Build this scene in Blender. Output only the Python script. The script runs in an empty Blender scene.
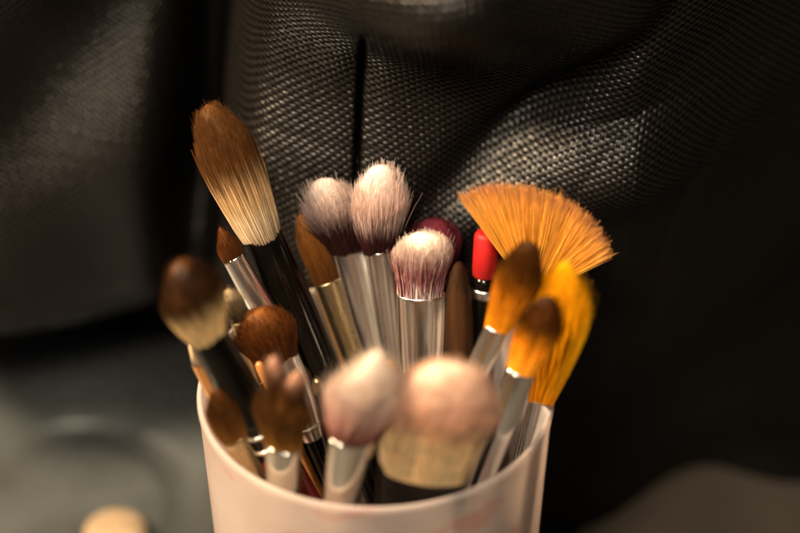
import bpy, math, random
import numpy as np
from mathutils import Vector, Matrix

rng = np.random.default_rng(7)
random.seed(7)
scene = bpy.context.scene
COL = scene.collection

# ------------------------------------------------------------------ camera
FPX = 100.0 / 36.0 * 800.0           # focal length in photo pixels (800 wide)
H = 0.10                             # cup height
R = 0.040                            # cup rim radius
PITCH = math.radians(36.6)
CAM = Vector((0.0054, -0.5 * math.cos(math.radians(39.7)), H + 0.5 * math.sin(math.radians(39.7))))
FWD = Vector((0, math.cos(PITCH), -math.sin(PITCH)))
UPV = Vector((0, math.sin(PITCH), math.cos(PITCH)))
RGT = Vector((1, 0, 0))

def ray(px, py):
    return FWD + RGT * ((px - 400.0) / FPX) + UPV * ((266.5 - py) / FPX)
def at_d(px, py, d):
    return CAM + ray(px, py) * d
def at_y(px, py, y):
    r = ray(px, py); return CAM + r * ((y - CAM.y) / r.y)
def at_z(px, py, z):
    r = ray(px, py); return CAM + r * ((z - CAM.z) / r.z)

cam_d = bpy.data.cameras.new("camera")
cam = bpy.data.objects.new("camera", cam_d); COL.objects.link(cam)
cam.location = CAM
cam.rotation_euler = (math.pi / 2 - PITCH, 0, 0)
cam_d.lens = 100; cam_d.sensor_width = 36; cam_d.sensor_fit = 'HORIZONTAL'
cam_d.clip_start = 0.01; cam_d.clip_end = 50
cam_d.dof.use_dof = True
cam_d.dof.focus_distance = 0.5045
cam_d.dof.aperture_fstop = 4.4
cam_d.dof.aperture_blades = 9
scene.camera = cam

# ------------------------------------------------------------------ helpers
def mesh_np(name, verts, quads, attrs=None, smooth=True, mat=None, tris=None):
    me = bpy.data.meshes.new(name)
    verts = np.asarray(verts, dtype=np.float32)
    q = np.asarray(quads, dtype=np.int32).reshape(-1, 4)
    nt = 0 if tris is None else len(tris)
    me.vertices.add(len(verts)); me.vertices.foreach_set("co", verts.ravel())
    nl = q.size + nt * 3
    me.loops.add(nl)
    li = q.ravel()
    if nt: li = np.concatenate([li, np.asarray(tris, dtype=np.int32).ravel()])
    me.loops.foreach_set("vertex_index", li)
    me.polygons.add(len(q) + nt)
    ls = np.arange(len(q)) * 4
    if nt: ls = np.concatenate([ls, q.size + np.arange(nt) * 3])
    me.polygons.foreach_set("loop_start", ls.astype(np.int32))
    me.polygons.foreach_set("use_smooth", np.full(len(q) + nt, smooth, dtype=bool))
    if attrs:
        for k, a in attrs.items():
            at = me.attributes.new(k, 'FLOAT', 'POINT')
            at.data.foreach_set("value", np.asarray(a, dtype=np.float32))
    me.update(); me.validate()
    if mat: me.materials.append(mat)
    return me

def obj(name, me, parent=None, loc=None):
    o = bpy.data.objects.new(name, me); COL.objects.link(o)
    if parent is not None: o.parent = parent
    if loc is not None: o.location = loc
    return o

def tag(o, label, cat, group=None):
    o["label"] = label; o["category"] = cat
    if group: o["group"] = group

def loft(rings, n=40, cap_a=True, cap_b=True, power=2.0):
    """rings: list of (cx, cy, z, rx, ry) -> verts, quads, tris (super-ellipse sections)"""
    V = []; Q = []; T = []
    a = np.arange(n) / n * 2 * np.pi
    c, s = np.cos(a), np.sin(a)
    e = 2.0 / power
    cx_ = np.sign(c) * np.abs(c) ** e; sy_ = np.sign(s) * np.abs(s) ** e
    for (cx, cy, z, rx, ry) in rings:
        V.append(np.stack([cx + rx * cx_, cy + ry * sy_, np.full(n, z)], 1))
    m = len(rings)
    V = np.concatenate(V)
    for k in range(m - 1):
        i = np.arange(n); j = (i + 1) % n
        Q.append(np.stack([k * n + i, k * n + j, (k + 1) * n + j, (k + 1) * n + i], 1))
    Q = np.concatenate(Q)
    extra = []
    if cap_a:
        ci = len(V) + len(extra); extra.append([rings[0][0], rings[0][1], rings[0][2]])
        T += [[ci, (i + 1) % n, i] for i in range(n)]
    if cap_b:
        ci = len(V) + len(extra); extra.append([rings[-1][0], rings[-1][1], rings[-1][2]])
        b = (m - 1) * n
        T += [[ci, b + i, b + (i + 1) % n] for i in range(n)]
    if extra: V = np.concatenate([V, np.array(extra)])
    return V, Q, (T if T else None)

def smooth_profile(pts, k=40):
    """Catmull-like interpolation of (z, r...) rows"""
    pts = np.array(pts, dtype=float)
    s = np.linspace(0, len(pts) - 1, k)
    out = []
    for v in s:
        i = min(int(v), len(pts) - 2); f = v - i
        p0 = pts[max(i - 1, 0)]; p1 = pts[i]; p2 = pts[i + 1]; p3 = pts[min(i + 2, len(pts) - 1)]
        out.append(0.5 * ((2 * p1) + (-p0 + p2) * f + (2 * p0 - 5 * p1 + 4 * p2 - p3) * f * f + (-p0 + 3 * p1 - 3 * p2 + p3) * f ** 3))
    return np.array(out)

# ------------------------------------------------------------------ materials
def srgb(h):
    h = h.lstrip('#'); c = [int(h[i:i + 2], 16) / 255 for i in (0, 2, 4)]
    return tuple((x / 12.92 if x <= 0.04045 else ((x + 0.055) / 1.055) ** 2.4) for x in c) + (1,)

def new_mat(name):
    m = bpy.data.materials.new(name); m.use_nodes = True
    nt = m.node_tree
    for n in list(nt.nodes): nt.nodes.remove(n)
    out = nt.nodes.new('ShaderNodeOutputMaterial')
    return m, nt, out

def noise_bump(nt, scale, strength, dist=0.0005, stretch=None, detail=4):
    tc = nt.nodes.new('ShaderNodeTexCoord')
    src = tc.outputs['Object']
    if stretch:
        mp = nt.nodes.new('ShaderNodeMapping'); mp.inputs['Scale'].default_value = stretch
        nt.links.new(src, mp.inputs['Vector']); src = mp.outputs['Vector']
    nz = nt.nodes.new('ShaderNodeTexNoise'); nz.inputs['Scale'].default_value = scale; nz.inputs['Detail'].default_value = detail
    nt.links.new(src, nz.inputs['Vector'])
    bp = nt.nodes.new('ShaderNodeBump'); bp.inputs['Strength'].default_value = strength; bp.inputs['Distance'].default_value = dist
    nt.links.new(nz.outputs['Fac'], bp.inputs['Height'])
    return nz, bp, src

def simple_mat(name, c1, c2=None, rough=0.4, metal=0.0, scale=200, bump=0.1, stretch=None, coat=0.0, spec=0.5, rough2=None):
    m, nt, out = new_mat(name)
    p = nt.nodes.new('ShaderNodeBsdfPrincipled')
    nz, bp, src = noise_bump(nt, scale, bump, 0.0003, stretch)
    ra = nt.nodes.new('ShaderNodeValToRGB')
    ra.color_ramp.elements[0].position = 0.35; ra.color_ramp.elements[1].position = 0.65
    ra.color_ramp.elements[0].color = c1; ra.color_ramp.elements[1].color = c2 or c1
    nt.links.new(nz.outputs['Fac'], ra.inputs['Fac'])
    nt.links.new(ra.outputs['Color'], p.inputs['Base Color'])
    mr = nt.nodes.new('ShaderNodeMapRange')
    mr.inputs['To Min'].default_value = rough; mr.inputs['To Max'].default_value = rough2 if rough2 is not None else rough * 1.3
    nt.links.new(nz.outputs['Fac'], mr.inputs['Value']); nt.links.new(mr.outputs['Result'], p.inputs['Roughness'])
    p.inputs['Metallic'].default_value = metal
    p.inputs['Coat Weight'].default_value = coat; p.inputs['Coat Roughness'].default_value = 0.08
    p.inputs['Specular IOR Level'].default_value = spec
    nt.links.new(bp.outputs['Normal'], p.inputs['Normal'])
    nt.links.new(p.outputs['BSDF'], out.inputs['Surface'])
    return m

def hair_mat(name, stops, var=0.35, trans=0.25, rough=0.45, streak=None, shift=0.16, patch=(.88, 1.08)):
    """stops: [(t, colour)...] along the hair from root to tip"""
    m, nt, out = new_mat(name)
    at = nt.nodes.new('ShaderNodeAttribute'); at.attribute_name = 't'
    ar = nt.nodes.new('ShaderNodeAttribute'); ar.attribute_name = 'rnd'
    # shift the colour boundary per hair
    ma = nt.nodes.new('ShaderNodeMath'); ma.operation = 'MULTIPLY_ADD'
    nt.links.new(ar.outputs['Fac'], ma.inputs[0]); ma.inputs[1].default_value = shift
    mb = nt.nodes.new('ShaderNodeMath'); mb.operation = 'SUBTRACT'; mb.inputs[1].default_value = shift / 2
    nt.links.new(at.outputs['Fac'], mb.inputs[0]); nt.links.new(mb.outputs[0], ma.inputs[2])
    ra = nt.nodes.new('ShaderNodeValToRGB')
    el = ra.color_ramp.elements
    while len(el) < len(stops): el.new(0.5)
    for e, (p_, c) in zip(el, stops): e.position = p_; e.color = c
    nt.links.new(ma.outputs[0], ra.inputs['Fac'])
    colr = ra.outputs['Color']
    if streak:
        # some hairs dyed with pigment
        t0, t1, c, amount = streak
        mm = nt.nodes.new('ShaderNodeMath'); mm.operation = 'FRACT'
        k = nt.nodes.new('ShaderNodeMath'); k.operation = 'MULTIPLY'; k.inputs[1].default_value = 37.7
        nt.links.new(ar.outputs['Fac'], k.inputs[0]); nt.links.new(k.outputs[0], mm.inputs[0])
        lt = nt.nodes.new('ShaderNodeMath'); lt.operation = 'LESS_THAN'; lt.inputs[1].default_value = amount
        nt.links.new(mm.outputs[0], lt.inputs[0])
        b = nt.nodes.new('ShaderNodeMapRange'); b.interpolation_type = 'SMOOTHSTEP'
        b.inputs['From Min'].default_value = t0; b.inputs['From Max'].default_value = t1
        b.inputs['To Min'].default_value = 1; b.inputs['To Max'].default_value = 0
        nt.links.new(at.outputs['Fac'], b.inputs['Value'])
        f = nt.nodes.new('ShaderNodeMath'); f.operation = 'MULTIPLY'
        nt.links.new(lt.outputs[0], f.inputs[0]); nt.links.new(b.outputs[0], f.inputs[1])
        mx = nt.nodes.new('ShaderNodeMixRGB'); mx.inputs['Color2'].default_value = c
        nt.links.new(f.outputs[0], mx.inputs['Fac']); nt.links.new(colr, mx.inputs['Color1'])
        colr = mx.outputs['Color']
    # per hair value variation
    hs = nt.nodes.new('ShaderNodeHueSaturation')
    vr = nt.nodes.new('ShaderNodeMapRange')
    vr.inputs['To Min'].default_value = 1 - var; vr.inputs['To Max'].default_value = 1 + var
    fr = nt.nodes.new('ShaderNodeMath'); fr.operation = 'FRACT'
    fk = nt.nodes.new('ShaderNodeMath'); fk.operation = 'MULTIPLY'; fk.inputs[1].default_value = 13.3
    nt.links.new(ar.outputs['Fac'], fk.inputs[0]); nt.links.new(fk.outputs[0], fr.inputs[0])
    nt.links.new(fr.outputs[0], vr.inputs['Value']); nt.links.new(vr.outputs['Result'], hs.inputs['Value'])
    nt.links.new(colr, hs.inputs['Color'])
    tc = nt.nodes.new('ShaderNodeTexCoord')
    pz = nt.nodes.new('ShaderNodeTexNoise'); pz.inputs['Scale'].default_value = 330; pz.inputs['Detail'].default_value = 3
    nt.links.new(tc.outputs['Object'], pz.inputs['Vector'])
    pm = nt.nodes.new('ShaderNodeMapRange'); pm.inputs['From Min'].default_value = .35; pm.inputs['From Max'].default_value = .68
    pm.inputs['To Min'].default_value = patch[0]; pm.inputs['To Max'].default_value = patch[1]
    nt.links.new(pz.outputs['Fac'], pm.inputs['Value'])
    h2 = nt.nodes.new('ShaderNodeHueSaturation'); nt.links.new(hs.outputs['Color'], h2.inputs['Color']); nt.links.new(pm.outputs['Result'], h2.inputs['Value'])
    hs = h2
    p = nt.nodes.new('ShaderNodeBsdfPrincipled')
    p.inputs['Roughness'].default_value = rough; p.inputs['Specular IOR Level'].default_value = 0.12
    nt.links.new(hs.outputs['Color'], p.inputs['Base Color'])
    tr = nt.nodes.new('ShaderNodeBsdfTranslucent'); nt.links.new(hs.outputs['Color'], tr.inputs['Color'])
    mx = nt.nodes.new('ShaderNodeMixShader'); mx.inputs['Fac'].default_value = trans
    nt.links.new(p.outputs['BSDF'], mx.inputs[1]); nt.links.new(tr.outputs['BSDF'], mx.inputs[2])
    nt.links.new(mx.outputs['Shader'], out.inputs['Surface'])
    return m

SILVER = simple_mat("silver_metal", (0.97, 0.95, 0.93, 1), (0.92, 0.90, 0.87, 1), rough=0.18, rough2=0.32, metal=1, scale=60, bump=0.22, stretch=(8, 8, 0.6))
STEEL = simple_mat("cool_steel", (0.86, 0.92, 0.96, 1), (0.78, 0.84, 0.88, 1), rough=0.13, rough2=0.28, metal=1, scale=70, bump=0.22, stretch=(8, 8, 0.6))
GOLD = simple_mat("pale_gold_metal", (0.62, 0.50, 0.30, 1), (0.52, 0.40, 0.22, 1), rough=0.2, rough2=0.35, metal=1, scale=70, bump=0.08, stretch=(8, 8, 0.6))
FLATM = simple_mat("polished_flat_metal", (0.78, 0.76, 0.69, 1), (0.68, 0.65, 0.58, 1), rough=0.07, rough2=0.18, metal=1, scale=50, bump=0.12, stretch=(6, 6, 0.7))
BLACK = simple_mat("black_lacquer", (0.0015, 0.0012, 0.001, 1), (0.003, 0.0025, 0.002, 1), rough=0.07, rough2=0.13, scale=150, bump=0.01, coat=0.0, spec=0.25)
REDL = simple_mat("dark_red_lacquer", (0.16, 0.012, 0.01, 1), (0.11, 0.008, 0.008, 1), rough=0.2, scale=150, bump=0.03, coat=0.5)
RED = simple_mat("bright_red_plastic", (0.36, 0.006, 0.005, 1), (0.22, 0.004, 0.004, 1), rough=0.5, scale=150, bump=0.1, coat=0.0, spec=0.3)
WOOD = simple_mat("varnished_wood", (0.42, 0.19, 0.05, 1), (0.30, 0.12, 0.03, 1), rough=0.3, scale=40, bump=0.05, stretch=(14, 14, 0.8), coat=0.4)
BROWN = simple_mat("brown_wood", (0.045, 0.016, 0.004, 1), (0.026, 0.009, 0.0025, 1), rough=0.4, scale=40, bump=0.06, stretch=(14, 14, 0.8), coat=0.2)
AMBW = simple_mat("raw_amber_wood", (0.042, 0.015, 0.003, 1), (0.014, 0.005, 0.001, 1), rough=0.65, scale=40, bump=0.08, stretch=(14, 14, 0.8), spec=0.15)
PALE = simple_mat("bare_pale_wood", (0.66, 0.48, 0.28, 1), (0.58, 0.40, 0.22, 1), rough=0.6, scale=60, bump=0.1, stretch=(14, 14, 0.8))

def C(r, g, b): return (r, g, b, 1)

# ------------------------------------------------------------------ bristle tufts
def prof_at(prof, t):
    """smooth monotone interpolation of (t, w) rows"""
    pt = np.array([p[0] for p in prof]); pw = np.array([p[1] for p in prof])
    P = smooth_profile(list(zip(pt, pw)), 80)
    return np.interp(t, P[:, 0], P[:, 1])

def tubes(paths, rad, tip=0.25, sides=3):
    """paths (N,K,3) -> verts, quads for thin tapering tubes"""
    N, K, _ = paths.shape
    tan = np.gradient(paths, axis=1)
    tan /= np.linalg.norm(tan, axis=2, keepdims=True) + 1e-12
    ref = rng.normal(size=(N, 1, 3)); ref = np.repeat(ref, K, 1)
    u = np.cross(tan, ref); u /= np.linalg.norm(u, axis=2, keepdims=True) + 1e-12
    v = np.cross(tan, u)
    ks = np.linspace(0, 1, K)
    rr = np.where(ks < 0.6, 1.0, 1.0 - (1 - tip) * (ks - 0.6) / 0.4)[None, :, None] * np.asarray(rad).reshape(-1, 1, 1)
    rings = []
    for s in range(sides):
        a = 2 * np.pi * s / sides
        rings.append(paths + rr * (np.cos(a) * u + np.sin(a) * v))
    V = np.stack(rings, 2).reshape(-1, 3)                # (N,K,S,3)
    base = np.arange(N)[:, None, None] * (K * sides) + np.arange(K - 1)[None, :, None] * sides
    s0 = np.arange(sides)[None, None, :]; s1 = (s0 + 1) % sides
    Q = np.stack([base + s0, base + s1, base + sides + s1, base + sides + s0], -1).reshape(-1, 4)
    return V, Q

def tuft_mesh(name, z0, L, prof, flat, dome, pw, n, mat, off=(0, 0), rad=0.00007, jit=0.05, frizz=0.0004, core=0.86,
              flat_tip=None, stray=0.02, clump=0.0, slant=0.0, power=2.0, K=6, lumpy=0.045, raw=False):
    """prof rows (t, halfwidth in m); flat = depth/width at the root; slant tilts the cut of the tip"""
    ft = flat if flat_tip is None else flat_tip
    # strands: more of them near the outside
    rho = np.sqrt(rng.random(n)) ** 0.55
    ang = rng.random(n) * 2 * np.pi
    e = 2.0 / power
    cu = np.sign(np.cos(ang)) * np.abs(np.cos(ang)) ** e; su = np.sign(np.sin(ang)) * np.abs(np.sin(ang)) ** e
    u = rho * cu; v = rho * su
    if clump > 0:
        nc = max(8, n // 60)
        cc = rng.random(nc) * 2 * np.pi; cr = np.sqrt(rng.random(nc))
        cx = cr * np.cos(cc); cy = cr * np.sin(cc)
        idx = np.argmin((u[:, None] - cx) ** 2 + (v[:, None] - cy) ** 2, 1)
    tend = 1 - dome * rho ** pw + slant * u
    ph = rng.random(6) * 6.28
    lump = np.sin(u * 3.1 + v * 2.0 + ph[0]) * .5 + np.sin(u * 5.3 - v * 4.1 + ph[1]) * .3 + np.sin(u * 9 + v * 8 + ph[2]) * .2
    tend = tend * (1 + lumpy * lump)
    wob = 1 + lumpy * (np.sin(2 * ang + ph[3]) * .6 + np.sin(3 * ang + ph[4]) * .5 + np.sin(7 * ang + ph[5]) * .3)
    u = u * wob; v = v * wob
    tend = tend * (1 - jit * rng.random(n) ** 1.5)
    st = rng.random(n) < stray
    tend = np.where(st, tend * (1 + 0.06 * rng.random(n)), tend)
    ks = np.linspace(0, 1, K)
    t = tend[:, None] * ks[None, :]
    w = prof_at(prof, np.clip(t, 0, 1.0))
    fl = flat + (ft - flat) * np.clip(t, 0, 1)
    uu = np.repeat(u[:, None], K, 1); vv = np.repeat(v[:, None], K, 1)
    if clump > 0:
        g = clump * ks[None, :] ** 1.5
        uu = uu * (1 - g) + cx[idx][:, None] * g; vv = vv * (1 - g) + cy[idx][:, None] * g
    fr = rng.normal(size=(n, 1, 2)) * frizz * (ks ** 1.6)[None, :, None]
    fr += np.where(st, 2.0, 0.0)[:, None, None] * rng.normal(size=(n, 1, 2)) * frizz * (ks ** 2)[None, :, None]
    wv = rng.normal(size=(n, 1, 2)) * frizz * 0.5 * np.sin(ks * 5 + rng.random((n, 1)) * 6)[..., None]
    X = uu * w + fr[..., 0] + wv[..., 0] * ks + off[0] * t ** 1.5
    Y = vv * w * fl + fr[..., 1] + wv[..., 1] * ks + off[1] * t ** 1.5
    Z = z0 + L * t
    V, Q = tubes(np.stack([X, Y, Z], 2), rad * (0.7 + 0.6 * rng.random(n)))
    S = 3
    ta = np.repeat(t[:, :, None], S, 2).reshape(-1)
    ra = np.repeat(rng.random(n), K * S)
    # dense core of packed hair that the loose hairs stand out from
    rings = []; tt = []
    for f in np.linspace(0, 1, 14):
        # parametrise core dome by radius fraction
        if f < 0.6:
            tc = (1 - dome) * f / 0.6 * 0.97; rr = 1.0
        else:
            g = (f - 0.6) / 0.4; rr = math.cos(g * math.pi / 2) ** 0.8 if g < 1 else 0.02
            tc = (1 - dome * rr ** pw) * 0.97
        wc = float(prof_at(prof, np.array([tc]))[0]) * core * max(rr, 0.02)
        flc = flat + (ft - flat) * tc
        rings.append((off[0] * tc ** 1.5, off[1] * tc ** 1.5, z0 + L * tc, wc, wc * flc)); tt.append(tc)
    cv, cq, ct = loft(rings, 28, True, True, power)
    ca = np.repeat(np.array(tt), 28); ca = np.concatenate([ca, [0, tt[-1]]])
    if slant: cv[:, 2] += slant * L * np.concatenate([np.tile(np.cos(np.arange(28) / 28 * 2 * np.pi), 14) * core * np.repeat(np.array(tt), 28) * 0.9, [0, 0]])
    crn = rng.random(len(cv))
    nv = len(V)
    V = np.concatenate([V, cv]); Q = np.concatenate([Q, cq + nv]); T = [[a + nv for a in x] for x in ct]
    if raw: return V, Q, T, np.concatenate([ta, ca]), np.concatenate([ra, crn])
    return mesh_np(name, V, Q, {'t': np.concatenate([ta, ca]), 'rnd': np.concatenate([ra, crn])}, True, mat, T)

def fan_mesh(name, z0, lens, a0, a1, w0, depth, n, mat, rad=0.00007, K=7):
    a = np.linspace(a0, a1, n) + rng.normal(size=n) * 0.01
    # bundle the angles into little wedges of hairs
    nb = 130
    cb = np.sort(rng.uniform(a0, a1, nb)); idx = np.argmin(np.abs(a[:, None] - cb), 1)
    f = (a - a0) / (a1 - a0)
    Lh = np.interp(f, np.linspace(0, 1, len(lens)), lens) * (1 - 0.05 * rng.random(n) - 0.03 * np.abs(np.sin(idx * 2.3)))
    long_ = rng.random(n) < 0.02; Lh = np.where(long_, Lh * 1.06, Lh)
    ks = np.linspace(0, 1, K)
    aa = a[:, None] + (cb[idx] - a)[:, None] * 0.30 * ks[None, :]
    aa = aa + (rng.normal(size=n) * np.where(rng.random(n) < .06, .09, .012))[:, None] * ks[None, :] ** 2
    sx = (f - 0.5) * 2 * w0
    X = sx[:, None] * (1 - 0.7 * ks) + np.sin(aa) * Lh[:, None] * ks
    Z = z0 + np.cos(aa) * Lh[:, None] * ks - 0.0005
    Y = (rng.normal(size=n) * depth)[:, None] * (0.5 + 0.9 * ks[None, :]) + rng.normal(size=(n, 1)) * 0.0006 * ks ** 2
    V, Q = tubes(np.stack([X, Y, Z], 2), rad * (0.7 + 0.6 * rng.random(n)), tip=0.3)
    ta = np.repeat(np.tile(ks, (n, 1))[:, :, None], 3, 2).reshape(-1)
    ra = np.repeat(np.clip(0.5 + 0.16 * rng.normal(size=nb)[idx] + 0.2 * rng.normal(size=n), 0, 1), K * 3)
    return mesh_np(name, V, Q, {'t': ta, 'rnd': ra}, True, mat)

def join_tufts(name, parts, mat):
    Vs, Qs, Ts, ts, rs = [], [], [], [], []; n = 0
    for (V, Q, T, t, r) in parts:
        Vs.append(V); Qs.append(Q + n); Ts += [[a + n for a in x] for x in T]; ts.append(t); rs.append(r); n += len(V)
    return mesh_np(name, np.concatenate(Vs), np.concatenate(Qs), {'t': np.concatenate(ts), 'rnd': np.concatenate(rs)}, True, mat, Ts)

# ------------------------------------------------------------------ a brush
BR_GROUP = "makeup brushes standing in the frosted cup"
CHECK = []
def frame(J, D, d, yF, zF=0.006, roll=0.0):
    """foot on the cup floor such that the axis passes through J and projects along J->D"""
    PJ = at_d(J[0], J[1], d)
    a = ray(*J); b = ray(*D)
    nrm = a.cross(b).normalized()
    # point on line (x, yF, zF) in the plane through the camera
    x = CAM.x - (nrm.y * (yF - CAM.y) + nrm.z * (zF - CAM.z)) / nrm.x
    rmax = 0.0335
    lim = math.sqrt(max(rmax ** 2 - yF ** 2, 0))
    xc = max(-lim, min(lim, x))
    F = Vector((xc, yF, zF))
    ax = (PJ - F); LJ = ax.length; ax.normalize()
    X = ax.cross(-FWD).normalized(); Y = ax.cross(X).normalized()
    if roll:
        X, Y = X * math.cos(roll) + Y * math.sin(roll), Y * math.cos(roll) - X * math.sin(roll)
    M = Matrix((( X.x, Y.x, ax.x, F.x), (X.y, Y.y, ax.y, F.y), (X.z, Y.z, ax.z, F.z), (0, 0, 0, 1)))
    k = (H - F.z) / ax.z; P = F + ax * k
    return M, LJ, ax, PJ, x, xc, P

def brush(name, label, J, D, T, d, yF, hair=None, fer=None, handle=None, roll=0.0, rings=(), cat="makeup brush", tuft_fn=None):
    M, LJ, ax, PJ, x, xc, P = frame(J, D, d, yF, roll=roll)
    px = d / FPX
    CHECK.append((label[:34], round(math.hypot(P.x, P.y), 4), round(x, 4), round(xc, 4), round(LJ, 3), tuple(round(v, 3) for v in PJ)))
    root = bpy.data.objects.new(name, None); COL.objects.link(root)
    root.empty_display_size = 0.01
    root.matrix_world = M
    tag(root, label, cat, BR_GROUP)
    # ferrule: rows (fraction from the joint down, halfwidth px, flatness)
    fl = fer['len']
    rows = fer['rows']
    zz = [(LJ - fl * r[0], r[1] * px, r[1] * px * r[2]) for r in rows][::-1]
    P_ = smooth_profile(zz, 26)
    rg = [(0, 0, z, rx, ry) for z, rx, ry in P_]
    # lip at the mouth: a small rolled edge and an inner wall going down
    zt, rx, ry = P_[-1]
    lip = fer.get('lip', 0.0004)
    rg += [(0, 0, zt + lip * 0.5, rx - lip * 0.15, ry - lip * 0.15), (0, 0, zt + lip * 0.6, rx - lip * 0.6, ry - lip * 0.6), (0, 0, zt - 0.001, rx - lip, ry - lip)]
    v, q, t = loft(rg, 48, True, True, fer.get('power', 2.0))
    o = obj('ferrule', mesh_np('ferrule', v, q, None, True, fer['mat'], t), root)
    # crimp rings
    for (f, mat) in rings:
        z = LJ - fl * f
        rx_ = float(np.interp(z, P_[:, 0], P_[:, 1])); ry_ = float(np.interp(z, P_[:, 0], P_[:, 2]))
        g = 0.0004
        rr = [(0, 0, z + g * math.sin(a) * 1.2, rx_ + 0.00008 + g * 0.8 * math.cos(a), ry_ + 0.00008 + g * 0.8 * math.cos(a)) for a in np.linspace(-1.9, 1.9, 9)]
        v, q, t = loft(rr, 48, True, True)
        obj('crimp_ring', mesh_np('crimp_ring', v, q, None, True, mat, t), o)
    # handle: from the foot to the end of the ferrule
    zb, rbx, rby = P_[0]
    hw = handle['w'] * px
    top = min(rbx, rby) * 0.97
    hz = [(0.0, 0.0011), (0.002, 0.0017), (zb * 0.35, 0.0021), (zb * 0.75, hw), (zb - 0.003, max(top, hw * 0.9)), (zb + 0.004, top)]
    hp = smooth_profile(hz, 30)
    v, q, t = loft([(0, 0, z, max(r, 0.0006), max(r, 0.0006)) for z, r in hp], 32)
    obj('handle', mesh_np('handle', v, q, None, True, handle['mat'], t), root)
    # bristles
    if hair:
        # tip target in local space
        foresh = math.sqrt(max(0.05, 1 - (ax.dot(ray(*T).normalized())) ** 2))
        e2 = Vector((T[0] - J[0], -(T[1] - J[1])))
        a2 = Vector((J[0] - D[0], -(J[1] - D[1]))).normalized()
        along = e2.dot(a2); side = e2.dot(Vector((a2.y, -a2.x)))
        L = along * px / foresh
        prof = [(t_, w_ * px) for t_, w_ in hair['prof']]
        kw = dict(hair.get('kw', {}))
        off = (side * px, hair.get('offy', 0.0))
        if tuft_fn:
            me = tuft_fn(LJ, L, px)
        else:
            me = tuft_mesh('bristles', LJ - 0.0015, L + 0.0015, prof, hair['flat'], hair['dome'], hair['p'], hair['n'], hair['mat'], off, **kw)
        obj('bristles', me, root)
    return root, M, LJ

# hair colours ---------------------------------------------------------------
h_duo = hair_mat("brown_tipped_cream_hair", [(0.0, C(.20, .13, .08)), (0.12, C(.60, .46, .30)), (0.30, C(.50, .32, .155)), (0.52, C(.095, .037, .010)), (1.0, C(.115, .046, .014))], 0.4)
h_dark = hair_mat("dark_russet_hair", [(0.0, C(.06, .02, .006)), (0.6, C(.085, .026, .006)), (1.0, C(.14, .042, .009))], 0.5)
h_rust = hair_mat("rust_brown_hair", [(0.0, C(.05, .015, .005)), (0.55, C(.10, .030, .007)), (0.9, C(.15, .048, .010)), (1.0, C(.32, .12, .028))], 0.6)
h_round = hair_mat("cream_hair_dipped_brown", [(0.0, C(.84, .62, .30)), (0.28, C(.84, .60, .29)), (0.50, C(.05, .02, .006)), (0.88, C(.018, .007, .003)), (1.0, C(.07, .026, .008))], 0.25)
h_small = hair_mat("chestnut_hair", [(0.0, C(.26, .11, .02)), (0.4, C(.10, .036, .008)), (1.0, C(.05, .018, .005))], 0.35)
h_worn = hair_mat("worn_umber_hair", [(0.0, C(.28, .12, .02)), (0.35, C(.12, .048, .010)), (0.76, C(.06, .024, .007)), (0.92, C(.40, .21, .14)), (1.0, C(.50, .28, .20))], 0.35)
h_pinkf = hair_mat("blush_stained_white_hair", [(0.0, C(.20, .07, .05)), (0.18, C(.50, .20, .15)), (0.36, C(.82, .52, .44)), (0.62, C(.82, .67, .58)), (1.0, C(.78, .68, .58))], 0.18, trans=.45)
h_found = hair_mat("cream_hair_with_pink_tips", [(0.0, C(.92, .72, .42)), (0.40, C(.94, .74, .45)), (0.50, C(.80, .52, .33)), (0.60, C(.86, .58, .43)), (1.0, C(.90, .68, .54))], 0.16, trans=.45)
h_white = hair_mat("white_tipped_plum_hair", [(0.0, C(.88, .78, .72)), (0.14, C(.78, .60, .56)), (0.32, C(.22, .07, .08)), (0.55, C(.45, .20, .19)), (0.80, C(.84, .68, .58)), (1.0, C(.92, .80, .70))], 0.3, streak=(0.45, 0.85, C(.10, .018, .024), 0.36), shift=0.34)
h_maroon = hair_mat("maroon_hair", [(0.0, C(.05, .012, .015)), (1.0, C(.17, .028, .045))], 0.3)
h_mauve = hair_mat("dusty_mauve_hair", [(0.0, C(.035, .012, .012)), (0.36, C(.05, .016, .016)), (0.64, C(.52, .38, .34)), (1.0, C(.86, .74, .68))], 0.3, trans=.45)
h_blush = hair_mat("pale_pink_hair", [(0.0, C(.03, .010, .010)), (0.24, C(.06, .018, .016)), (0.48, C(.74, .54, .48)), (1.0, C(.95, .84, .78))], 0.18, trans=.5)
h_rusty = hair_mat("orange_brown_flat_hair", [(0.0, C(.07, .024, .006)), (0.5, C(.20, .072, .014)), (1.0, C(.30, .12, .028))], 0.25)
h_fan = hair_mat("amber_fan_hair", [(0.0, C(.70, .30, .03)), (0.7, C(.93, .50, .075)), (0.93, C(.93, .54, .13)), (1.0, C(.62, .27, .12))], 0.3, trans=0.4, patch=(.96, 1.03))
h_orange = hair_mat("orange_hair_dipped_umber", [(0.0, C(.90, .36, .012)), (0.42, C(.60, .20, .008)), (0.66, C(.11, .035, .005)), (1.0, C(.06, .020, .004))], 0.18, trans=.4)
h_yellow = hair_mat("golden_yellow_hair", [(0.0, C(.86, .33, .008)), (0.5, C(.99, .62, .012)), (1.0, C(.99, .56, .010))], 0.10, trans=0.5, patch=(.97, 1.03))
h_dip = hair_mat("amber_hair_with_dark_tip", [(0.0, C(.95, .46, .03)), (0.40, C(.90, .33, .012)), (0.62, C(.12, .036, .005)), (1.0, C(.03, .010, .004))], 0.18, trans=.4)
h_tan = hair_mat("tan_hair", [(0.0, C(.30, .12, .03)), (1.0, C(.62, .30, .10))], 0.3)
h_grey = hair_mat("grey_beige_hair", [(0.0, C(.14, .10, .06)), (1.0, C(.40, .30, .18))], 0.4)

F = dict
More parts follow.
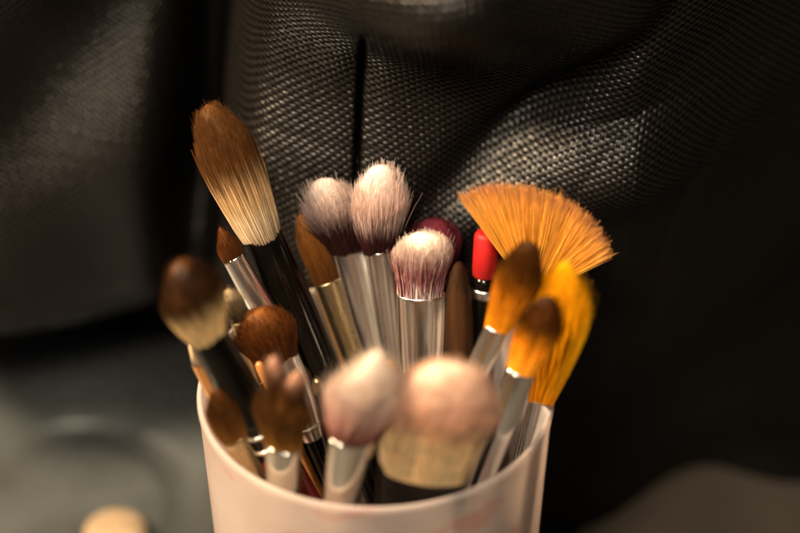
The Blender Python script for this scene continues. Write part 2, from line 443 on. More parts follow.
# back row ------------------------------------------------------------------
brush('makeup_brush', "dusty mauve fluffy brush on a silver ferrule, beside the taller pale pink one", (347, 248), (373, 350), (320, 176), 0.518, -0.002,
      F(prof=[(0, 16), (.25, 24), (.6, 30), (1, 30)], flat=.7, dome=.45, p=2.8, n=2600, mat=h_mauve, kw=F(frizz=.0009, jit=.1, stray=.06)),
      F(len=.030, rows=[(0, 17, .7), (.5, 16.5, .8), (1, 14, 1)], mat=SILVER), F(mat=BLACK, w=13))
brush('makeup_brush', "pale pink fluffy brush with dark roots, highest of the pink tufts", (379, 250), (391, 352), (380, 162), 0.516, 0.004,
      F(prof=[(0, 14), (.3, 23), (.65, 28), (1, 27)], flat=.75, dome=.40, p=3.0, n=2600, mat=h_blush, kw=F(frizz=.0006, jit=.08, stray=.05)),
      F(len=.030, rows=[(0, 15, .8), (.5, 14.5, .85), (1, 12.5, 1)], mat=SILVER), F(mat=BLACK, w=12))
brush('makeup_brush', "slim orange brown flat brush in a pale gold ferrule", (326, 283), (349, 350), (299, 212), 0.52, 0.0,
      F(prof=[(0, 12), (.4, 13), (.8, 12), (1, 10)], flat=.4, dome=.35, p=2.4, n=900, mat=h_rusty, kw=F(frizz=.0002)),
      F(len=.030, rows=[(0, 13, .5), (.5, 13, .7), (1, 12, 1)], mat=GOLD), F(mat=BROWN, w=11))
brush('makeup_brush', "dark maroon round brush tucked behind the white and plum one", (436, 272), (440, 400), (433, 217), 0.522, 0.018,
      F(prof=[(0, 14), (.4, 23), (.75, 26), (1, 25)], flat=.8, dome=.35, p=2.8, n=1400, mat=h_maroon),
      F(len=.024, rows=[(0, 14, .8), (1, 12, 1)], mat=BLACK), F(mat=BLACK, w=11))
# tall tapered brush
brush('makeup_brush', "tall tapered brush, brown tip over cream roots, black handle", (262, 236), (312, 350), (205, 101), 0.508, -0.012,
      F(prof=[(0, 19), (.2, 24.5), (.5, 28.5), (.8, 27), (1, 23)], flat=.85, dome=.30, p=2.6, n=5200, mat=h_duo, kw=F(frizz=.0003, stray=.03, clump=.2, lumpy=.025, rad=.00008)),
      F(len=.034, rows=[(0, 20.5, .8), (.5, 22, .9), (1, 20, 1)], mat=BLACK), F(mat=BLACK, w=17))
brush('makeup_brush', "little dark russet pointed brush in a slim polished ferrule", (233, 258), (268, 318), (219, 226), 0.503, -0.004,
      F(prof=[(0, 10), (.35, 12), (.7, 9), (1, 5)], flat=.7, dome=.45, p=1.8, n=1500, mat=h_dark, kw=F(frizz=.00015)),
      F(len=.024, rows=[(0, 11, .75), (.4, 13, .9), (1, 14, 1)], mat=SILVER), F(mat=BLACK, w=11))
brush('makeup_brush', "tiny grey beige wispy brush between the round brush and the russet ferrule", (238, 322), (256, 370), (227, 288), 0.492, -0.006,
      F(prof=[(0, 7), (.5, 9), (1, 10)], flat=.7, dome=.25, p=2, n=500, mat=h_grey, kw=F(frizz=.0008)),
      F(len=.02, rows=[(0, 8, .8), (1, 8, 1)], mat=GOLD), F(mat=BROWN, w=7))
brush('makeup_brush', "rust brown dome brush in a short silver mouth above the worn brush", (277, 357), (309, 430), (251, 308), 0.497, -0.014,
      F(prof=[(0, 20), (.3, 27), (.6, 32), (1, 32)], flat=.62, dome=.42, p=2.8, n=3800, mat=h_rust, kw=F(frizz=.0003, jit=.10, rad=.00009, stray=.05)),
      F(len=.022, rows=[(0, 21, .62), (.5, 20, .8), (1, 14, 1)], mat=SILVER), F(mat=BLACK, w=12), rings=[(.85, SILVER)])
# centre
brush('makeup_brush', "flat topped brush with white tips and plum streaks, silver ferrule", (421, 294), (421, 362), (424, 231), 0.503, -0.004,
      F(prof=[(0, 22.5), (.3, 25), (.6, 29), (1, 30)], flat=.62, dome=.30, p=3.2, n=5200, mat=h_white, kw=F(frizz=.0003, jit=.10, stray=.04, clump=.15)),
      F(len=.030, rows=[(0, 24.5, .62), (.4, 23.5, .75), (1, 20, 1)], mat=SILVER), F(mat=BLACK, w=14))
brush('makeup_brush', "small tan brush peeking out between the pink stained and the cream brush", (392, 402), (394, 470), (389, 359), 0.488, -0.012,
      F(prof=[(0, 7), (.5, 10), (1, 10)], flat=.8, dome=.3, p=2.4, n=500, mat=h_tan),
      F(len=.02, rows=[(0, 8, .8), (1, 8, 1)], mat=GOLD), F(mat=BROWN, w=7))
# right group
def fan_fn(LJ, L, px):
    return fan_mesh('bristles', LJ, [x * px * 1.05 for x in (124, 121, 115, 108, 103, 98, 92, 86)], math.radians(-47), math.radians(47), 6 * px, 0.0005, 4000, h_fan, rad=0.00006)
brush('fan_brush', "amber fan brush spread wide open against the black bag", (534, 290), (503, 410), (562, 185), 0.503, -0.002,
      F(prof=[(0, 5)], flat=1, dome=0, p=2, n=1, mat=h_fan),
      F(len=.026, rows=[(0, 9, .25), (.4, 8, .6), (1, 8, 1)], mat=STEEL), F(mat=BLACK, w=9), tuft_fn=fan_fn)
def yellow_fn(LJ, L, px):
    z = LJ - .0015
    P = lambda rows: [(t_, w_ * px) for t_, w_ in rows]
    a = tuft_mesh('x', z, L, P([(0, 11), (.25, 18), (.6, 27), (.85, 25), (1, 18)]), .35, .28, 2.2, 2800, None, (-19 * px, 0), raw=True, frizz=.0006, stray=.06, clump=.15, lumpy=.04, jit=.08)
    b = tuft_mesh('x', z, L * .62, P([(0, 3), (.5, 4), (1, 4)]), .6, .4, 2, 16, None, (26 * px, .0004), raw=True, frizz=.0012, core=.12, jit=.4)
    return join_tufts('bristles', [a, b], h_yellow)
brush('makeup_brush', "long golden yellow flat brush in a steel ferrule at the cup rim", (541, 402), (526, 448), (570, 249), 0.492, -0.006,
      F(prof=[(0, 11), (.25, 20), (.6, 29), (.85, 27), (1, 20)], flat=.35, dome=.30, p=2.2, n=2600, mat=h_yellow, kw=F(frizz=.0006, stray=.06, clump=.3, lumpy=.06, jit=.1)),
      F(len=.020, rows=[(0, 12, .4), (.5, 11, .7), (1, 8, 1)], mat=STEEL), F(mat=BROWN, w=8), tuft_fn=yellow_fn)
brush('makeup_brush', "orange brush with umber top overlapping the fan", (497, 329), (470, 385), (535, 239), 0.480, -0.008,
      F(prof=[(0, 11), (.3, 18), (.6, 22.5), (1, 21)], flat=.45, dome=.34, p=2.4, n=1800, mat=h_orange, kw=F(frizz=.0002)),
      F(len=.024, rows=[(0, 12, .6), (.5, 12, .9), (1, 10, 1)], mat=SILVER), F(mat=BLACK, w=9))
brush('makeup_brush', "amber brush with a dark dipped tip and a long steel ferrule", (521, 372), (478, 485), (552, 294), 0.474, -0.026,
      F(prof=[(0, 13), (.35, 19), (.7, 23), (1, 22)], flat=.45, dome=.36, p=2.3, n=1800, mat=h_dip, kw=F(frizz=.0002)),
      F(len=.036, rows=[(0, 15, .6), (.3, 15, .8), (1, 13, 1)], mat=STEEL), F(mat=BLACK, w=11))
# front row
brush('makeup_brush', "round brush with a dark brown crown on cream hair, black handle", (207, 333), (262, 430), (177, 257), 0.470, -0.020,
      F(prof=[(0, 19), (.25, 28), (.6, 35), (1, 34)], flat=.8, dome=.45, p=2.5, n=1800, mat=h_round, kw=F(frizz=.0003)),
      F(len=.034, rows=[(0, 20, .8), (.5, 21, .9), (1, 21, 1)], mat=BLACK), F(mat=REDL, w=18), rings=[(.80, SILVER), (.92, SILVER)])
brush('makeup_brush', "short chestnut brush leaning on the rim in a clear edged gold ferrule", (235, 438), (258, 480), (214, 386), 0.481, -0.022,
      F(prof=[(0, 12), (.3, 17), (.65, 17), (1, 13)], flat=.5, dome=.35, p=2.2, n=1300, mat=h_small, kw=F(frizz=.0002)),
      F(len=.020, rows=[(0, 13, .5), (.5, 13, .8), (1, 11, 1)], mat=GOLD), F(mat=GOLD, w=9))
def worn_fn(LJ, L, px):
    z = LJ - .0015
    kw = dict(raw=True, lumpy=.12, jit=.25, frizz=.0008, clump=.35, stray=.05)
    a = tuft_mesh('x', z, L * .80, [(0, 18 * px), (.25, 23 * px), (.6, 29 * px), (1, 24 * px)], .45, .45, 2.4, 2200, None, (3 * px, 0), **kw)
    kw = dict(raw=True, lumpy=.05, jit=.12, frizz=.0004, clump=.4, stray=.03)
    b = tuft_mesh('x', z, L * 1.0, [(0, 8 * px), (.5, 11 * px), (.85, 10 * px), (1, 6 * px)], .8, .12, 2, 700, None, (-10 * px, .0005), **kw)
    c = tuft_mesh('x', z, L * .92, [(0, 8 * px), (.5, 12 * px), (.85, 11 * px), (1, 7 * px)], .8, .14, 2, 700, None, (18 * px, .0003), **kw)
    a = a[:3] + (a[3] * .78,) + a[4:]
    return join_tufts('bristles', [a, b, c], h_worn)
brush('makeup_brush', "worn umber brush with ragged pinkish tips and a flat silver ferrule", (283, 446), (276, 492), (293, 352), 0.472, -0.026,
      F(prof=[(0, 18), (.25, 24), (.6, 29), (1, 25)], flat=.45, dome=.2, p=2.2, n=2200, mat=h_worn, kw=F(frizz=.0010, clump=.75, jit=.45, stray=.05)),
      F(len=.022, rows=[(0, 19.5, .6), (.5, 18, .75), (1, 13, 1)], mat=FLATM), F(mat=WOOD, w=11), roll=-.35, tuft_fn=worn_fn)
def stained_fn(LJ, L, px):
    z = LJ - .0015
    P = lambda rows: [(t_, w_ * px) for t_, w_ in rows]
    a = tuft_mesh('x', z, L * .93, P([(0, 20), (.2, 29), (.5, 37), (.8, 36), (1, 31)]), .55, .32, 2.6, 2600, None, (9 * px, 0), raw=True, lumpy=.06, jit=.12, frizz=.0009, clump=.2, stray=.06)
    b = tuft_mesh('x', z, L * .99, P([(0, 8), (.5, 19), (.85, 20), (1, 17)]), .8, .22, 2.4, 800, None, (11 * px, .001), raw=True, lumpy=.08, jit=.2, frizz=.0011, clump=.3, stray=.08)
    c = tuft_mesh('x', z, L * .80, P([(0, 10), (.5, 20), (.85, 20), (1, 15)]), .8, .3, 2, 600, None, (-16 * px, 0), raw=True, lumpy=.05, jit=.12, frizz=.0008, stray=.05)
    c = c[:3] + (c[3] * .62,) + c[4:]
    return join_tufts('bristles', [a, b, c], h_pinkf)
brush('makeup_brush', "white brush stained blush pink, on a flat bright silver ferrule", (353, 438), (331, 504), (364, 343), 0.463, -0.026,
      F(prof=[(0, 20), (.2, 29), (.5, 38), (.8, 35), (1, 28)], flat=.55, dome=.35, p=2.3, n=2800, mat=h_pinkf, kw=F(frizz=.0008, jit=.10, stray=.06)),
      F(len=.026, rows=[(0, 24, .6), (.5, 21, .75), (1, 15, 1)], mat=FLATM, lip=.0008), F(mat=BLACK, w=12), roll=.35, tuft_fn=stained_fn)
brush('makeup_brush', "broadest brush, cream hair with soft pink top, glossy black ferrule", (424, 468), (416, 520), (455, 361), 0.470, -0.024,
      F(prof=[(0, 43), (.22, 49), (.36, 51), (.6, 59), (.8, 59), (1, 54)], flat=.42, dome=.38, p=3.0, n=4200, mat=h_found, kw=F(frizz=.0004)),
      F(len=.030, rows=[(0, 46, .30), (.5, 42, .42), (1, 24, .9)], mat=BLACK), F(mat=BLACK, w=18))

# ------------------------------------------------------------------ sticks and pencils in the cup
def stick(name, label, T, D, d, yF, wpx, mats, cat, kind, rows):
    """T = top end in the picture; rows: list of (part, from top m, list of (dz, r px), material)"""
    M, LJ, ax, PJ, x, xc, P = frame(T, D, d, yF)
    CHECK.append((label[:34], round(math.hypot(P.x, P.y), 4), round(x, 4), round(xc, 4), round(LJ, 3), tuple(round(v, 3) for v in PJ)))
    px = d / FPX
    root = bpy.data.objects.new(name, None); COL.objects.link(root); root.matrix_world = M
    root.empty_display_size = 0.01
    tag(root, label, cat, None)
    for part, prof, mat, sides in rows:
        pr = []
        for z, r in prof:
            pr.append((LJ - z if z is not None else 0.0, r * px))
        pr = pr[::-1]
        v, q, t = loft([(0, 0, z, max(r, 0.00005), max(r, 0.00005)) for z, r in pr], sides)
        obj(part, mesh_np(part, v, q, None, sides > 12, mat, t), root)
    return root
RDP = [(0, 7), (.0003, 10.5), (.0012, 12.6), (.006, 13), (.011, 13), (.0115, 12)]
stick('lip_pencil', "bright red capped black pencil behind the orange brush, left of the fan", (487, 231), (482, 340), 0.512, 0.012, 13, None, "pencil", None,
      [('cap', RDP, RED, 32), ('barrel', [(.0113, 11), (.013, 12.2), (.05, 12), (None, 9)], BLACK, 32), ('collar', [(.0145, 12.6), (.0150, 13), (.0165, 13), (.0170, 12.6)], SILVER, 32)])
stick('brush_handle', "brown wooden handle end standing upright beside the white and plum brush", (459, 262), (459, 362), 0.515, 0.004, 13, None, "brush handle", None,
      [('shaft', [(0, 2), (.0008, 5), (.003, 9), (.008, 13), (.016, 15), (.03, 15), (None, 9)], AMBW, 32)])
stick('wooden_pencil', "sharpened pale wooden pencil leaning out over the rim under the round brush", (189, 345), (212, 392), 0.485, -0.004, 8, None, "pencil", None,
      [('point', [(0, .6), (.0015, 2.2), (.0055, 6.5)], PALE, 24), ('shaft', [(.0053, 6.3), (.0058, 6.9), (None, 6.5)], WOOD, 6)])
stick('wooden_stick', "thin honey coloured wooden stick between the black handle and the worn brush", (258, 362), (281, 410), 0.493, -0.012, 5, None, "stick", None,
      [('shaft', [(0, 2), (.0006, 4), (.002, 5), (None, 4.5)], WOOD, 20)])
stick('slim_handle', "slim black handle with a gold tip, right of the worn brush", (316, 378), (329, 440), 0.486, -0.014, 5, None, "brush handle", None,
      [('tip', [(0, 1.5), (.0005, 4), (.0018, 5), (.004, 5.3)], GOLD, 20), ('shaft', [(.0038, 5.0), (.0042, 5.8), (.02, 6.5), (None, 5)], BLACK, 24)])

# ------------------------------------------------------------------ the cup
def cup_material():
    m, nt, out = new_mat("frosted_peach_plastic")
    tc = nt.nodes.new('ShaderNodeTexCoord')
    nz = nt.nodes.new('ShaderNodeTexNoise'); nz.inputs['Scale'].default_value = 38; nz.inputs['Detail'].default_value = 6
    nt.links.new(tc.outputs['Object'], nz.inputs['Vector'])
    r1 = nt.nodes.new('ShaderNodeValToRGB')
    r1.color_ramp.elements[0].position = 0.3; r1.color_ramp.elements[0].color = C(.71, .60, .555)
    r1.color_ramp.elements[1].position = 0.7; r1.color_ramp.elements[1].color = C(.80, .71, .67)
    nt.links.new(nz.outputs['Fac'], r1.inputs['Fac'])
    # smears of coral make-up
    mp = nt.nodes.new('ShaderNodeMapping'); mp.inputs['Rotation'].default_value = (0.4, 0.5, 0.2); mp.inputs['Scale'].default_value = (1, 1, 2.0)
    mp.inputs['Location'].default_value = (0.013, 0.02, 0.037)
    nt.links.new(tc.outputs['Object'], mp.inputs['Vector'])
    n2 = nt.nodes.new('ShaderNodeTexNoise'); n2.inputs['Scale'].default_value = 62; n2.inputs['Detail'].default_value = 5; n2.inputs['Roughness'].default_value = .6
    nt.links.new(mp.outputs['Vector'], n2.inputs['Vector'])
    r2 = nt.nodes.new('ShaderNodeValToRGB')
    r2.color_ramp.elements[0].position = 0.57; r2.color_ramp.elements[0].color = C(0, 0, 0)
    r2.color_ramp.elements[1].position = 0.66; r2.color_ramp.elements[1].color = C(.42, .42, .42)
    nt.links.new(n2.outputs['Fac'], r2.inputs['Fac'])
    mx = nt.nodes.new('ShaderNodeMixRGB'); mx.inputs['Color2'].default_value = C(.76, .26, .18)
    nt.links.new(r2.outputs['Color'], mx.inputs['Fac']); nt.links.new(r1.outputs['Color'], mx.inputs['Color1'])
    p = nt.nodes.new('ShaderNodeBsdfPrincipled'); p.inputs['Roughness'].default_value = 0.36
    p.inputs['Specular IOR Level'].default_value = 0.45
    nt.links.new(mx.outputs['Color'], p.inputs['Base Color'])
    tr = nt.nodes.new('ShaderNodeBsdfTranslucent'); nt.links.new(mx.outputs['Color'], tr.inputs['Color'])
    ms = nt.nodes.new('ShaderNodeMixShader'); ms.inputs['Fac'].default_value = 0.5
    n3, bp, _ = noise_bump(nt, 420, 0.12, 0.0003)
    nt.links.new(bp.outputs['Normal'], p.inputs['Normal'])
    nt.links.new(p.outputs['BSDF'], ms.inputs[1]); nt.links.new(tr.outputs['BSDF'], ms.inputs[2])
    gl = nt.nodes.new('ShaderNodeBsdfRefraction'); gl.inputs['Roughness'].default_value = 0.24; gl.inputs['IOR'].default_value = 1.25
    gl.inputs['Color'].default_value = C(.92, .84, .80)
    m2 = nt.nodes.new('ShaderNodeMixShader'); m2.inputs['Fac'].default_value = 0.42
    nt.links.new(ms.outputs['Shader'], m2.inputs[1]); nt.links.new(gl.outputs['BSDF'], m2.inputs[2])
    nt.links.new(m2.outputs['Shader'], out.inputs['Surface'])
    return m
CUP = cup_material()
wl = 0.0011
prof = [(0.0, 0.0), (0.033, 0.0), (0.0352, 0.0006), (0.0358, 0.003), (R - 0.0002, H - 0.004), (R, H - 0.0028), (R + 0.0002, H - 0.0016),
        (R + 0.0002, H - 0.0007), (R - 0.0001, H - 0.0001), (R - 0.0005, H), (R - 0.0009, H - 0.0002), (R - wl - .0001, H - 0.0010), (R - wl - 0.0002, H - 0.004),
        (0.0358 - wl, 0.004), (0.033, 0.0022), (0.0, 0.002)]
nseg = 128
pr = [prof[0]]
for a, b in zip(prof[:-1], prof[1:]):
    k = 8 if math.hypot(b[0] - a[0], b[1] - a[1]) > 0.02 else 2
    for i in range(1, k + 1): pr.append((a[0] + (b[0] - a[0]) * i / k, a[1] + (b[1] - a[1]) * i / k))
v, q, t = loft([(0, 0, z, max(r, 1e-5), max(r, 1e-5)) for r, z in pr], nseg, False, False)
cup = obj('cup', mesh_np('cup', v, q, None, True, CUP))
tag(cup, "frosted peach plastic cup with coral smears holding all the brushes", "cup")

# ------------------------------------------------------------------ the black bag
def g2(X, Z, px, py, sx, sz, y=0.05, rot=0.0):
    p = at_y(px, py, y); dx = X - p.x; dz = Z - p.z
    c, s = math.cos(rot), math.sin(rot)
    a = dx * c + dz * s; b = -dx * s + dz * c
    return np.exp(-(a / sx) ** 2 - (b / sz) ** 2)
def sst(a, b, x):
    t = np.clip((x - a) / (b - a), 0, 1); return t * t * (3 - 2 * t)

def bag_y(X, Z):
    Y = np.full_like(X, 0.053)
    # slight lean, the middle of the panel pushes forward
    Y -= 0.004 * np.exp(-((X - 0.02) / 0.05) ** 2) * sst(0.05, 0.13, Z)
    # big soft bulge at the top
    Y -= 0.048 * g2(X, Z, 452, -52, 0.036, 0.027, 0.05, 0.0)
    # cushion to the right of the fan
    Y -= 0.009 * g2(X, Z, 610, 168, 0.030, 0.012, 0.05, 0.25)
    Y += 0.002 * g2(X, Z, 390, 62, 0.045, 0.016, 0.05, 0.0)
    Y -= 0.004 * g2(X, Z, 400, 190, 0.030, 0.018, 0.05, 0.0)
    # valley running down left from the shoulder
    Y += 0.008 * g2(X, Z, 560, 95, 0.040, 0.006, 0.05, 0.75)
    # seam slit
    xs = -0.0035 + 0.05 * (Z - 0.15)
    Y += 0.009 * np.exp(-((X - xs) / 0.0007) ** 2) * sst(0.115, 0.135, Z) * (1 - sst(0.150, 0.170, Z))
    Y += 0.0012 * np.exp(-((X - xs) / 0.004) ** 2) * sst(0.10, 0.13, Z) * (1 - sst(0.150, 0.17, Z))
    # deep fold left of the panel
    xf = -0.040 + 0.10 * (Z - 0.15)
    Y += 0.050 * np.exp(-((X - xf) / 0.0075) ** 2) * sst(0.03, 0.10, Z)
    # left pocket: set further back, rounded underneath
    left = 1 - sst(-0.055, -0.030, X)
    Y += left * (0.024 + 0.30 * (X + 0.085))
    Y += left * 0.13 * (1 - sst(-0.015, 0.068, Z - 3.5 * (X + 0.085) ** 2)) ** 1.2
    Y += left * 0.012 * g2(X, Z, 95, 55, 0.030, 0.016, 0.06, 0.85)
    Y -= left * 0.005 * g2(X, Z, 60, 240, 0.04, 0.02, 0.06, 0.4)
    Y += left * 0.003 * g2(X, Z, 30, 160, 0.012, 0.05, 0.06, 0.3)
    # right side turns away
    Y += 1.3 * np.maximum(X - 0.060, 0) ** 1.25 * (0.45 + 0.55 * sst(0.0, 0.07, Z))
    Y += 0.018 * np.exp(-((X - 0.088) / 0.020) ** 2) * (1 - sst(-0.01, 0.035, Z))
    Y += 0.10 * np.maximum(0.085 - Z, 0) * sst(0.0, 0.05, X) 
    Y += 0.30 * (np.clip(Z, .088, .19) - 0.125) * sst(-0.045, -0.035, X) * (1 - sst(0.03, 0.06, X))
    # sharp tension lines
    for (px, py, rot, ln_, am) in ((300, 70, .9, .05, .0004), (520, 150, .55, .05, .0012), (650, 105, .7, .04, .0006), (430, 175, -.5, .04, .0004), (690, 200, 1.2, .04, .0007)):
        p = at_y(px, py, .05); dx = X - p.x; dz = Z - p.z
        aa = dx * math.cos(rot) + dz * math.sin(rot); bb = -dx * math.sin(rot) + dz * math.cos(rot) + 6 * (aa ** 2)
        Y += am * np.exp(-(aa / ln_) ** 2) * (np.exp(-np.abs(bb) / .0025) - .6 * np.exp(-((bb + .005) / .005) ** 2))
    # gentle creases everywhere
    Y += 0.0012 * np.sin(X * 95 + Z * 40) + 0.0009 * np.sin(Z * 120 - X * 60 + 1.0)
    return Y

gx = np.arange(-0.135, 0.150, 0.00021); gz = np.arange(0.0, 0.235, 0.00021)
X, Z = np.meshgrid(gx, gz)
Y = bag_y(X, Z)
dYx = np.gradient(Y, axis=1) ; dYz = np.gradient(Y, axis=0); h = 0.00021
su = np.cumsum(np.sqrt(h * h + np.clip(dYx, -2*h, 2*h) ** 2), 1); su -= su[:, [int((0.02 + 0.135) / h)]]; su = (X - 0.02) + 0.25 * (su - (X - 0.02))
sv = np.cumsum(np.sqrt(h * h + np.clip(dYz, -2*h, 2*h) ** 2), 0); sv = Z + 0.45 * (sv - Z)
# bias of the cloth: threads turn a little across the panel
th = -0.10 + 0.35 * np.tanh((0.03 - X) / 0.05)
U = su + 0.25 * (sv - 0.14) * np.tanh((0.02 - X) / 0.04); Vv = sv + 0.10 * su
cw, ch = 0.00128, 0.00084
a = U / cw; b = Vv / ch
ia, ib = np.floor(a), np.floor(b); fa, fb = a - ia - .5, b - ib - .5
par = np.mod(ia + ib, 2)
arch_h = np.cos(np.pi * fa) ** 0.5 * np.sqrt(np.clip(1 - (fb * 2.15) ** 2, 0, 1))
arch_v = np.cos(np.pi * fb) ** 0.8 * np.sqrt(np.clip(1 - (fa * 2.15) ** 2, 0, 1))
hgt = np.where(par > .5, arch_h, 0.72 * arch_v)
irr = (0.9 + 0.16 * np.sin(ib * 1.7 + np.sin(ib * .31) * 3) + 0.10 * np.sin(ia * 2.3)) * (0.80 + 0.4 * np.mod(np.sin(ia * 12.9898 + ib * 78.233) * 43758.5453, 1))
hgt = hgt * irr * 0.00027
nx, ny, nz_ = dYx / h, -np.ones_like(X), dYz / h
ln = np.sqrt(nx ** 2 + ny ** 2 + nz_ ** 2)
PX = X + nx / ln * hgt; PY = Y + ny / ln * hgt; PZ = Z + nz_ / ln * hgt
nr, ncx = X.shape
V = np.stack([PX, PY, PZ], 2).reshape(-1, 3)
i0 = (np.arange(nr - 1)[:, None] * ncx + np.arange(ncx - 1)[None, :]).ravel()
Q = np.stack([i0, i0 + 1, i0 + ncx + 1, i0 + ncx], 1)
# close the bag: sides, top and back
BY = 0.26
border = np.concatenate([np.arange(ncx), np.arange(1, nr) * ncx + ncx - 1, (nr - 1) * ncx + np.arange(ncx - 2, -1, -1), np.arange(nr - 2, 0, -1) * ncx])
bv = V[border].copy(); bv[:, 1] = BY
n0 = len(V); nb = len(border); k = np.arange(nb)
sk = np.stack([border, n0 + k, n0 + (k + 1) % nb, border[(k + 1) % nb]], 1)
V = np.concatenate([V, bv, [[0, BY, 0.11]]])
T = [[n0 + nb, n0 + (i + 1) % nb, n0 + i] for i in range(nb)]
par_a = np.concatenate([par.ravel(), np.zeros(nb + 1)])
def bag_material():
    m, nt, out = new_mat("black_woven_nylon")
    at = nt.nodes.new('ShaderNodeAttribute'); at.attribute_name = 'thread'
    mx = nt.nodes.new('ShaderNodeMixRGB'); mx.inputs['Color1'].default_value = C(.0012, .001, .0008); mx.inputs['Color2'].default_value = C(.006, .005, .0042)
    nt.links.new(at.outputs['Fac'], mx.inputs['Fac'])
    p = nt.nodes.new('ShaderNodeBsdfPrincipled')
    for sock, lo, hi in (('Roughness', .62, .36), ('Specular IOR Level', .04, .38)):
        mr = nt.nodes.new('ShaderNodeMapRange'); mr.inputs['To Min'].default_value = lo; mr.inputs['To Max'].default_value = hi
        nt.links.new(at.outputs['Fac'], mr.inputs['Value']); nt.links.new(mr.outputs['Result'], p.inputs[sock])
    nt.links.new(mx.outputs['Color'], p.inputs['Base Color'])
    nt.links.new(p.outputs['BSDF'], out.inputs['Surface'])
    return m
bag = obj('fabric_bag', mesh_np('fabric_bag', V, np.concatenate([Q, sk]), {'thread': par_a}, True, bag_material(), T))
tag(bag, "black woven nylon bag with soft folds standing behind the cup", "bag")

# ------------------------------------------------------------------ table and what lies on it
TABLE = simple_mat("worn_grey_tabletop", (0.070, 0.058, 0.046, 1), (0.050, 0.042, 0.034, 1), rough=0.35, rough2=0.55, scale=25, bump=0.05)
v, q, t = loft([(0, 0.2, -0.03, 0.9, 0.6), (0, 0.2, -0.001, 0.9, 0.6), (0, 0.2, 0.0, 0.897, 0.597)], 64, True, True, 8)
tb = obj('table_top', mesh_np('table_top', v, q, None, False, TABLE, t)); tb.location.z = -0.0005
tb["kind"] = "structure"; tb["label"] = "grey brown table top under the cup"

def lathe(name, prof, mat, parent=None, n=96):
    v, q, t = loft([(0, 0, z, max(r, 1e-5), max(r, 1e-5)) for r, z in prof], n, False, False)
    return obj(name, mesh_np(name, v, q, None, True, mat), parent)
TIN = simple_mat("dull_tin", (0.60, 0.64, 0.66, 1), (0.48, 0.51, 0.53, 1), rough=0.22, rough2=0.32, metal=0.97, scale=50, bump=0.05)
WELL = simple_mat("grey_with_reflection_tint", (0.13, 0.145, 0.148, 1), (0.085, 0.092, 0.092, 1), rough=0.22, rough2=0.34, scale=40, bump=0.03, metal=0.55)  # bluish tint in the well colour stands in for a cool reflection
POWDER = simple_mat("beige_powder", (0.30, 0.215, 0.13, 1), (0.24, 0.17, 0.10, 1), rough=0.9, scale=300, bump=0.4)
p = at_z(72, 520, 0.0)
tin = bpy.data.objects.new('metal_dish', None); COL.objects.link(tin); tin.location = (p.x, p.y, 0)
tag(tin, "round grey dish with a sunken centre lying blurred on the table", "dish")
lathe('rim', [(.044, .0105), (.050, .0118), (.066, .0125), (.072, .0118), (.074, .0100), (.0725, .0085), (.055, .004), (.046, .001), (.044, .0105)], TIN, tin)
lathe('well', [(0, 0), (.045, 0), (.0455, .002), (.0435, .0103), (.036, .0034), (.0345, .0024), (.028, .0024), (.0265, .004), (.024, .0042), (0, .0042)], WELL, tin)
p = at_z(116, 538, 0.005)
puff = bpy.data.objects.new('powder_puff', None); COL.objects.link(puff); puff.location = (p.x, p.y, 0.0043)
tag(puff, "small beige powder puff lying in the round dish", "powder puff")
lathe('pad', [(0, 0), (.006, 0), (.008, .0012), (.0086, .0025), (.008, .004), (.006, .005), (0, .0054)], POWDER, puff, 48)
v, q, t = loft([(0, 0, .0050, .0065, .0016), (0, 0, .0058, .0065, .0016)], 24)
obj('ribbon', mesh_np('ribbon', v, q, None, True, POWDER, t), puff)
p = at_z(30, 345, 0.0)
lid = bpy.data.objects.new('jar_lid', None); COL.objects.link(lid); lid.location = (p.x, p.y, 0)
tag(lid, "small bluish metal jar lid lying on the table under the bag", "lid")
lathe('cap', [(0, 0), (.0108, 0), (.0114, .0008), (.0114, .0075), (.0108, .0085), (.0096, .0085), (.009, .0078), (0, .0078)], STEEL, lid, 48)
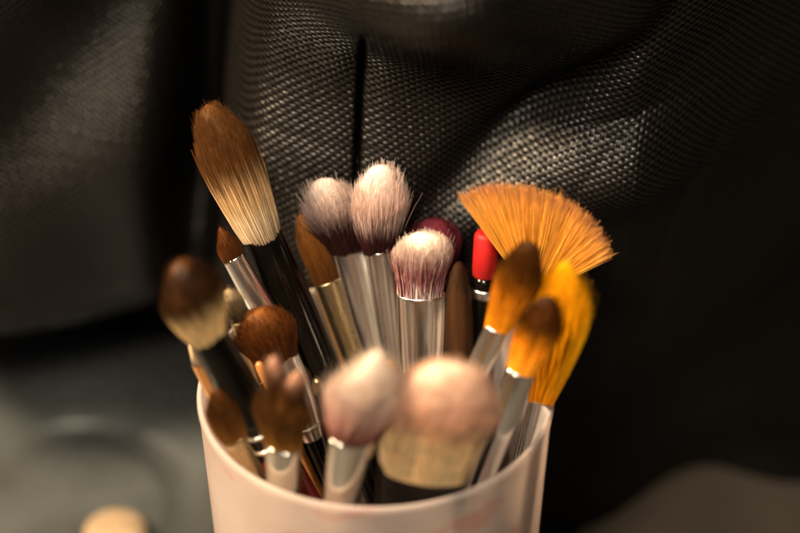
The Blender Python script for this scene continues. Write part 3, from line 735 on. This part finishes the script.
lathe('bead', [(.0113, .0012), (.0119, .0015), (.0119, .0022), (.0113, .0025)], STEEL, lid, 48)
# small amber jar at the frame edge
p = at_z(-48, 385, 0.0)
AMB = simple_mat("amber_glaze", (0.20, 0.09, 0.025, 1), (0.14, 0.06, 0.018, 1), rough=0.25, scale=60, bump=0.03, coat=0.5)
jar = bpy.data.objects.new('amber_jar', None); COL.objects.link(jar); jar.location = (p.x, p.y, 0)
tag(jar, "brown amber jar cut off by the picture edge beside the dish", "jar")
lathe('body', [(0, 0), (.012, 0), (.014, .002), (.0145, .02), (.013, .026), (.010, .028), (0, .028)], AMB, jar, 48)
lathe('lid', [(0, .0281), (.0112, .0281), (.0118, .029), (.0118, .036), (.0112, .037), (0, .037)], GOLD, jar, 48)

# ------------------------------------------------------------------ light
def area(name, loc, target, size, energy, color):
    l = bpy.data.lights.new(name, 'AREA'); l.shape = 'DISK'; l.size = size; l.energy = energy; l.color = color
    o = bpy.data.objects.new(name, l); COL.objects.link(o); o.location = loc
    o.rotation_euler = (Vector(target) - Vector(loc)).to_track_quat('-Z', 'Y').to_euler()
    return o
area('key_lamp', (-0.46, -0.10, 0.55), (0, 0.0, 0.11), 0.12, 16.0, (1.0, 0.75, 0.48))
area('front_lamp', (-0.10, -0.42, 0.66), (0.02, 0.03, 0.12), 0.13, 7.5, (1.0, 0.80, 0.58))  # front lamp placed above the camera to light cloth and tuft fronts
area('cool_fill', (-0.35, -0.75, 0.75), (0, 0, 0.10), 0.25, 1.3, (0.66, 0.88, 1.0))  # added weak cool fill for bluish reflections on the metal

w = bpy.data.worlds.new("World"); scene.world = w; w.use_nodes = True
bg = w.node_tree.nodes['Background']; bg.inputs['Color'].default_value = (1.0, 0.85, 0.7, 1); bg.inputs['Strength'].default_value = 0.025

scene.view_settings.view_transform = 'Standard'
scene.view_settings.look = 'None'
scene.view_settings.exposure = 0
scene.view_settings.gamma = 1
scene.cycles.use_denoising = True
scene.cycles.max_bounces = 10
scene.cycles.sample_clamp_indirect = 4.0
for c in CHECK: print("CHK", c)
